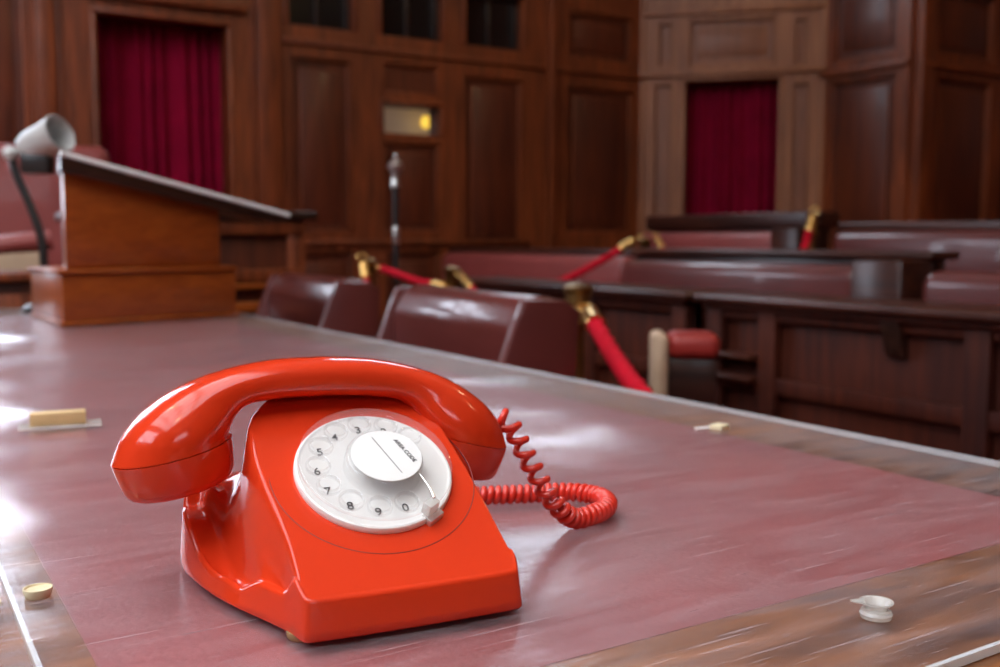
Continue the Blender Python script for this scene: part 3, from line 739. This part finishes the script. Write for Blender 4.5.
# ------------------------------------------------------------------ ROOM
def wall(name, origin, direc, length, height, openings, panels, mats=('frame', 'panel'), extra=None, base=.0, mould=.022, thick=.12):
    """origin at floor; direc unit vector along; normal = towards the room. rects are (t0, t1, z0, z1)"""
    d = Vector((direc[0], direc[1], 0)).normalized(); nrm = Vector((d.y, -d.x, 0)); o = Vector(origin)
    bm = bmesh.new()
    def cell(t0, t1, z0, z1, a, b, mi, bev=0):
        r = bmesh.ops.create_cube(bm, size=1); vs = r['verts']
        mt = Matrix((( *d, 0), (*nrm, 0), (0, 0, 1, 0), (0, 0, 0, 1))).transposed(); 
        c = o+d*((t0+t1)/2)+nrm*((a+b)/2)+Vector((0, 0, (z0+z1)/2)); mt.translation = c
        bmesh.ops.scale(bm, vec=(t1-t0, b-a, z1-z0), verts=vs)
        fs = set(f for v in vs for f in v.link_faces)
        for f in fs: f.material_index = mi
        if bev:
            es = list(set(e for v in vs for e in v.link_edges)); bv = bmesh.ops.bevel(bm, geom=es, offset=bev, segments=2, affect='EDGES', profile=.5)
            vs = list(set(bv['verts'])|set(v for v in vs if v.is_valid))
        bmesh.ops.transform(bm, matrix=mt, verts=vs)
    def layer(holes, a, b, mi):
        xs = sorted(set([0, length]+[h for H in holes for h in H[:2]])); zs = sorted(set([base, height]+[h for H in holes for h in H[2:]]))
        xs = [x for x in xs if 0 <= x <= length]; zs = [z for z in zs if base <= z <= height]
        for x0, x1 in zip(xs, xs[1:]):
            run = None
            for z0, z1 in list(zip(zs, zs[1:]))+[(None, None)]:
                hole = z0 is None or any(H[0]-1e-6 <= x0 and x1 <= H[1]+1e-6 and H[2]-1e-6 <= z0 and z1 <= H[3]+1e-6 for H in holes)
                if hole:
                    if run: cell(x0, x1, run[0], run[1], a, b, mi); run = None
                else: run = (run[0], z1) if run else (z0, z1)
    layer(openings, -thick, 0, 1)
    layer(list(openings)+list(panels), 0, .045, 0)
    for (a, b, c, e) in panels:
        m = mould
        if b-a < .16: m = .012
        for q in ((a, b, c, c+m), (a, b, e-m, e), (a, a+m, c+m, e-m), (b-m, b, c+m, e-m)): cell(*q, 0, .028, 0, .006)
        if b-a > .3 and e-c > .3: cell(a+m+.05, b-m-.05, c+m+.05, e-m-.05, 0, .014, 1, .007)
    for (a, b, c, e) in openings:
        for q in ((a-.03, b+.03, e, e+.03), (a-.03, a, c, e), (b, b+.03, c, e)): cell(*q, .03, .062, 0, .008)
    for q in (extra or []): cell(*q[:6], 0, q[6] if len(q) > 6 else .008)
    ob = finish(name, bm, list(mats), None, angle=30)
    return struct(ob), o, d, nrm
YW = 6.3; HC = 5.2
X0 = -4.5
bw = lambda *r: tuple([r[0]-X0, r[1]-X0, r[2], r[3]])
ops = [bw(1.165, 1.925, .30, 2.275), bw(2.32, 2.765, 2.335, 2.72), bw(2.965, 3.43, 2.335, 2.72), bw(3.61, 4.09, 2.335, 2.72), bw(2.972, 3.405, 1.695, 1.885)]
pans = [bw(-4.3, -3.5, 1.1, 2.9), bw(-3.3, -2.5, 1.1, 2.9), bw(-2.3, -1.5, 1.1, 2.9), bw(-1.3, -.5, 1.1, 2.9), bw(-.3, .20, 1.1, 2.9), bw(.38, .80, 1.1, 2.9), bw(1.17, 1.92, 2.50, 2.95),
        bw(2.325, 2.745, 1.02, 2.145), bw(2.98, 3.405, 1.955, 2.165), bw(2.98, 3.405, 1.02, 1.64), bw(3.60, 4.09, .94, 2.13), bw(4.50, 5.10, 2.33, 2.68), bw(4.49, 5.12, 1.02, 2.13),
        bw(2.325, 2.745, .30, .90), bw(2.98, 3.405, .30, .90), bw(3.60, 4.09, .30, .84), bw(4.49, 5.12, .30, .90)]

ex = [bw(2.20, 5.21, 2.215, 2.245)+(.045, .075), bw(2.30, 4.15, .945, .975)+(.045, .085), bw(4.30, 4.36, .0, 5.0)+(.045, .10), bw(2.095, 2.25, 0, 5.0)+(.045, .095), bw(.955, .985, 0, 5)+(.045, .06), bw(.84, .94, 0, 5)+(.045, .085), bw(2.07, 2.09, 0, 5)+(.045, .055), bw(1.06, 2.04, 2.36, 2.42)+(.045, .10)]
wall('wall_back', (X0, YW, 0), (1, 0), 5.223-X0, HC, ops, pans, extra=ex)
# dark window lights above the panels
def pane(name, x0, x1, y, z0, z1, mat, mull=1):
    bm = bmesh.new(); bx(bm, x0, x1, y, y+.01, z0, z1); o = struct(finish(name, bm, mat, None, smooth=False))
    bm = bmesh.new()
    for k in range(1, mull+1):
        xx = x0+(x1-x0)*k/(mull+1); bx(bm, xx-.008, xx+.008, y-.03, y, z0, z1, .003)
    bx(bm, x0, x1, y-.03, y, z0, z0+.02, .003); bx(bm, x0, x1, y-.03, y, z1-.02, z1, .003); bx(bm, x0, x0+.02, y-.03, y, z0, z1, .003); bx(bm, x1-.02, x1, y-.03, y, z0, z1, .003)
    finish('window_frame', bm, 'dark', o)
pane('window_1', 2.32, 2.765, YW+.06, 2.335, 2.72, 'darkglass'); pane('window_2', 2.965, 3.43, YW+.06, 2.335, 2.72, 'darkglass'); pane('window_3', 3.61, 4.09, YW+.06, 2.335, 2.72, 'darkglass')
# small glazed opening of the door showing the lit lobby behind
bm = bmesh.new(); bx(bm, 2.60, 4.4, YW+1.0, YW+1.06, 1.0, 2.6); struct(finish('wall_lobby', bm, 'lobby', None))
bm = bmesh.new(); lathe(bm, [(0, -.05), (.04, -.04), (.05, 0), (.04, .04), (0, .05)], (3.78, YW+.86, 1.90), 20); ll = finish('wall_lamp', bm, 'lobbylamp', None); tag(ll, 'small yellow glowing lamp seen through the little door window', 'lamp')
bm = bmesh.new(); bx(bm, 2.972, 3.405, YW+.05, YW+.055, 1.695, 1.885); struct(finish('window_4', bm, 'clear', None, smooth=False))
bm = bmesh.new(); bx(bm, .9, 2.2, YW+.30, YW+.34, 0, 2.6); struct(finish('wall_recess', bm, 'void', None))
# curtains
def curtain(name, origin, direc, w, z0, z1, label, folds=9, amp=.03):
    d = Vector((direc[0], direc[1], 0)).normalized(); n_ = Vector((d.y, -d.x, 0))
    bm = bmesh.new(); nx, nz = folds*12, 14; V = []
    rnd = random.Random(len(label))
    ph = [rnd.uniform(-.5, .5) for _ in range(folds+2)]
    for side in (0, 1):
        for j in range(nz+1):
            z = z0+(z1-z0)*j/nz; row = []
            for i in range(nx+1):
                t = i/nx; k = t*folds; kk = k+.25*math.sin(1.9*k+ph[int(k)%len(ph)]*0)+.04*math.sin(5*j/nz+3*t)
                off = amp*math.sin(2*PI*kk)*(.65+.35*(1-j/nz))+.012*math.sin(2*PI*kk*.37+1)
                row.append(bm.verts.new(d*(t*w)+n_*(off-.004*side)+Vector((0, 0, z))))
            V.append(row)
    m = nz+1
    for side in (0, 1):
        for j in range(nz):
            for i in range(nx):
                a, b = V[side*m+j], V[side*m+j+1]; f = (a[i], a[i+1], b[i+1], b[i]); bm.faces.new(f if side == 0 else f[::-1])
    for i in range(nx):
        bm.faces.new((V[0][i], V[m][i], V[m][i+1], V[0][i+1])); bm.faces.new((V[nz][i], V[nz][i+1], V[m+nz][i+1], V[m+nz][i]))
    for j in range(nz):
        bm.faces.new((V[j][0], V[j+1][0], V[m+j+1][0], V[m+j][0])); bm.faces.new((V[j][nx], V[m+j][nx], V[m+j+1][nx], V[j+1][nx]))
    o = finish(name, bm, 'velvet', None, angle=180); o.location = origin
    return tag(o, label, 'curtain')
curtain('curtain', (1.20, YW+.16, 0), (1, 0), .74, .02, 2.36, 'large crimson curtain in the wooden doorway behind the lectern', 8)
struct_c = Vector((5.223, YW, 0)); dc = Vector((1, -1, 0)).normalized(); LC = 1.3965
cmat = ('corner', 'cornerpanel')
wall('wall_corner', tuple(struct_c), dc, LC, HC, [(.357, 1.056, .30, 2.20)],
     [(.148, .245, 2.335, 2.645), (.375, 1.025, 2.315, 2.665), (1.165, 1.245, 2.30, 2.635), (.12, .25, 1.0, 2.18), (1.16, 1.28, 1.0, 2.16), (.15, 1.25, 3.3, 4.6)], mats=cmat,
     extra=[(0, LC, 2.235, 2.275, .045, .085), (0, LC, 2.70, 2.74, .045, .075), (.30, 1.11, .2, 2.24, .045, .05, 0), (0, .04, 0, 5, .045, .07), (LC-.04, LC, 0, 5, .045, .07), (0, LC, 2.86, 2.95, .045, .12)][:2]+[(0, .04, 0, 5, .045, .07), (LC-.04, LC, 0, 5, .045, .07), (0, LC, 2.86, 2.95, .045, .12)])
curtain('curtain', tuple(struct_c+dc*.36+Vector((dc.y, -dc.x, 0))*-.15+Vector((0, 0, 0))), dc, .70, .02, 2.28, 'smaller crimson curtain in the pale wooden frame of the corner wall', 7)
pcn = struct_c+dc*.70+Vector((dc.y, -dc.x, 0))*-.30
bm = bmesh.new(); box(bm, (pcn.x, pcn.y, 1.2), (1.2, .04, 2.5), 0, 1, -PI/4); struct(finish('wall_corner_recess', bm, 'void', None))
XR = 6.2106
wall('wall_right', (XR, 5.3125, 0), (0, -1), .76, HC, [], [(.09, .655, 2.285, 2.80), (.08, .655, .95, 2.145), (.08, .655, .25, .86), (.1, .65, 3.3, 4.6)], extra=[(0, .76, 2.18, 2.225, .045, .08), (0, .76, 2.86, 2.95, .045, .12)])
wall('wall_right_return', (XR, 4.553, 0), (1, 0), 1.6, HC, [], [(.22, .86, 2.27, 2.72), (.22, .86, .95, 2.12), (1.0, 1.5, .95, 2.12), (1.0, 1.5, 2.27, 2.72)], extra=[(0, 1.6, 2.17, 2.21, .045, .08), (0, .14, 0, 5, .045, .075)])

wall('wall_right_side', (7.8, 4.553, 0), (0, -1), 11.5, HC, [], [(k*1.3+.15, k*1.3+1.25, .95, 2.9) for k in range(8)])
wall('wall_front', (7.8, -7.0, 0), (-1, 0), 12.3, HC, [], [(k*1.3+.15, k*1.3+1.25, .95, 2.4) for k in range(9)])
wall('wall_left', (X0, -7.0, 0), (0, 1), 13.3, HC, [], [(k*1.3+.15, k*1.3+1.25, .95, 2.4) for k in range(10)])
bm = bmesh.new(); bx(bm, X0-.2, 8.2, -7.2, 7.6, -.1, 0); struct(finish('floor', bm, 'carpet', None))
bm = bmesh.new(); bx(bm, X0-.2, 8.2, -7.2, 7.6, HC, HC+.15); struct(finish('ceiling', bm, 'plaster', None))
# skylight: grid of bright panes under the ceiling with plaster bars
def panes(name, cx_, cy_, cz_, w, h, nx, ny, axis, mat='sky', gap=.10):
    """emissive lights in a bar grid. axis: z = facing down, x+/x-/y+/y- = wall window"""
    bm = bmesh.new(); bf = bmesh.new(); cw, ch = w/nx, h/ny
    for i in range(nx):
        for j in range(ny):
            a = -w/2+cw*(i+.5); b = -h/2+ch*(j+.5); sx, sy = cw-gap, ch-gap
            if axis == 'z': box(bm, (a, b, 0), (sx, sy, .01))
            elif axis == 'x': box(bm, (0, a, b), (.01, sx, sy))
            else: box(bm, (a, 0, b), (sx, .01, sy))
    o = finish(name, bm, mat, None, smooth=False); o.location = (cx_, cy_, cz_); struct(o)
    for i in range(nx+1):
        a = -w/2+cw*i
        if axis == 'z': box(bf, (a, 0, 0), (gap, h+gap, .05))
        elif axis == 'x': box(bf, (0, a, 0), (.05, gap, h+gap))
        else: box(bf, (a, 0, 0), (gap, .05, h+gap))
    for j in range(ny+1):
        b = -h/2+ch*j
        if axis == 'z': box(bf, (0, b, 0), (w+gap, gap, .05))
        elif axis == 'x': box(bf, (0, 0, b), (.05, w+gap, gap))
        else: box(bf, (0, 0, b), (w+gap, .05, gap))
    finish('window_bars', bf, 'frame' if axis != 'z' else 'plaster', o, smooth=False)
    return o
panes('window_5', -1.8, .7, HC-.06, 4.6, 6.2, 4, 5, 'z', gap=.16)
panes('window_6', X0+.13, 1.2, 3.65, 3.6, 1.5, 9, 3, 'x', 'winglow')
panes('window_7', -1.4, -6.87, 3.6, 2.8, 1.0, 8, 3, 'y', 'winglow')
panes('window_8', -.36, YW-.16, 2.05, 1.86, 1.9, 4, 4, 'y', 'winbright')
panes('window_9', 3.65, YW-.16, 3.75, 1.7, 1.3, 4, 3, 'y', 'winglow')
# warm ceiling lamps
for k, (x, y) in enumerate(((-1.6, -1.2), (-1.6, 2.6), (4.6, -1.2), (4.9, 2.0))):
    t = empty('ceiling_lamp', 'round warm ceiling lamp hanging out of view above the chamber', 'lamp', (x, y, HC-.8), 0, 'warm ceiling lamps')
    bm = bmesh.new(); lathe(bm, [(0, -.12), (.08, -.10), (.12, 0), (.08, .08), (0, .10)], n=24); finish('lamp_globe', bm, 'lamp', t)
    bm = bmesh.new(); lathe(bm, [(0, .09), (.012, .09), (.012, .76), (.05, .78), (.05, .80), (0, .80)], n=12); finish('lamp_rod', bm, 'brass', t)

w = bpy.data.worlds.new('world'); S.world = w; w.use_nodes = True
w.node_tree.nodes['Background'].inputs[0].default_value = (.5, .55, .6, 1); w.node_tree.nodes['Background'].inputs[1].default_value = .3
S.view_settings.view_transform = 'Standard'; S.view_settings.look = 'None'; S.view_settings.gamma = 1; S.view_settings.exposure = -.13
S.view_settings.use_curve_mapping = False
S.cycles.use_denoising = True
S.cycles.max_bounces = 8; S.cycles.transparent_max_bounces = 16; S.cycles.transmission_bounces = 6
S.cycles.sample_clamp_indirect = 6; S.cycles.caustics_reflective = False; S.cycles.caustics_refractive = False
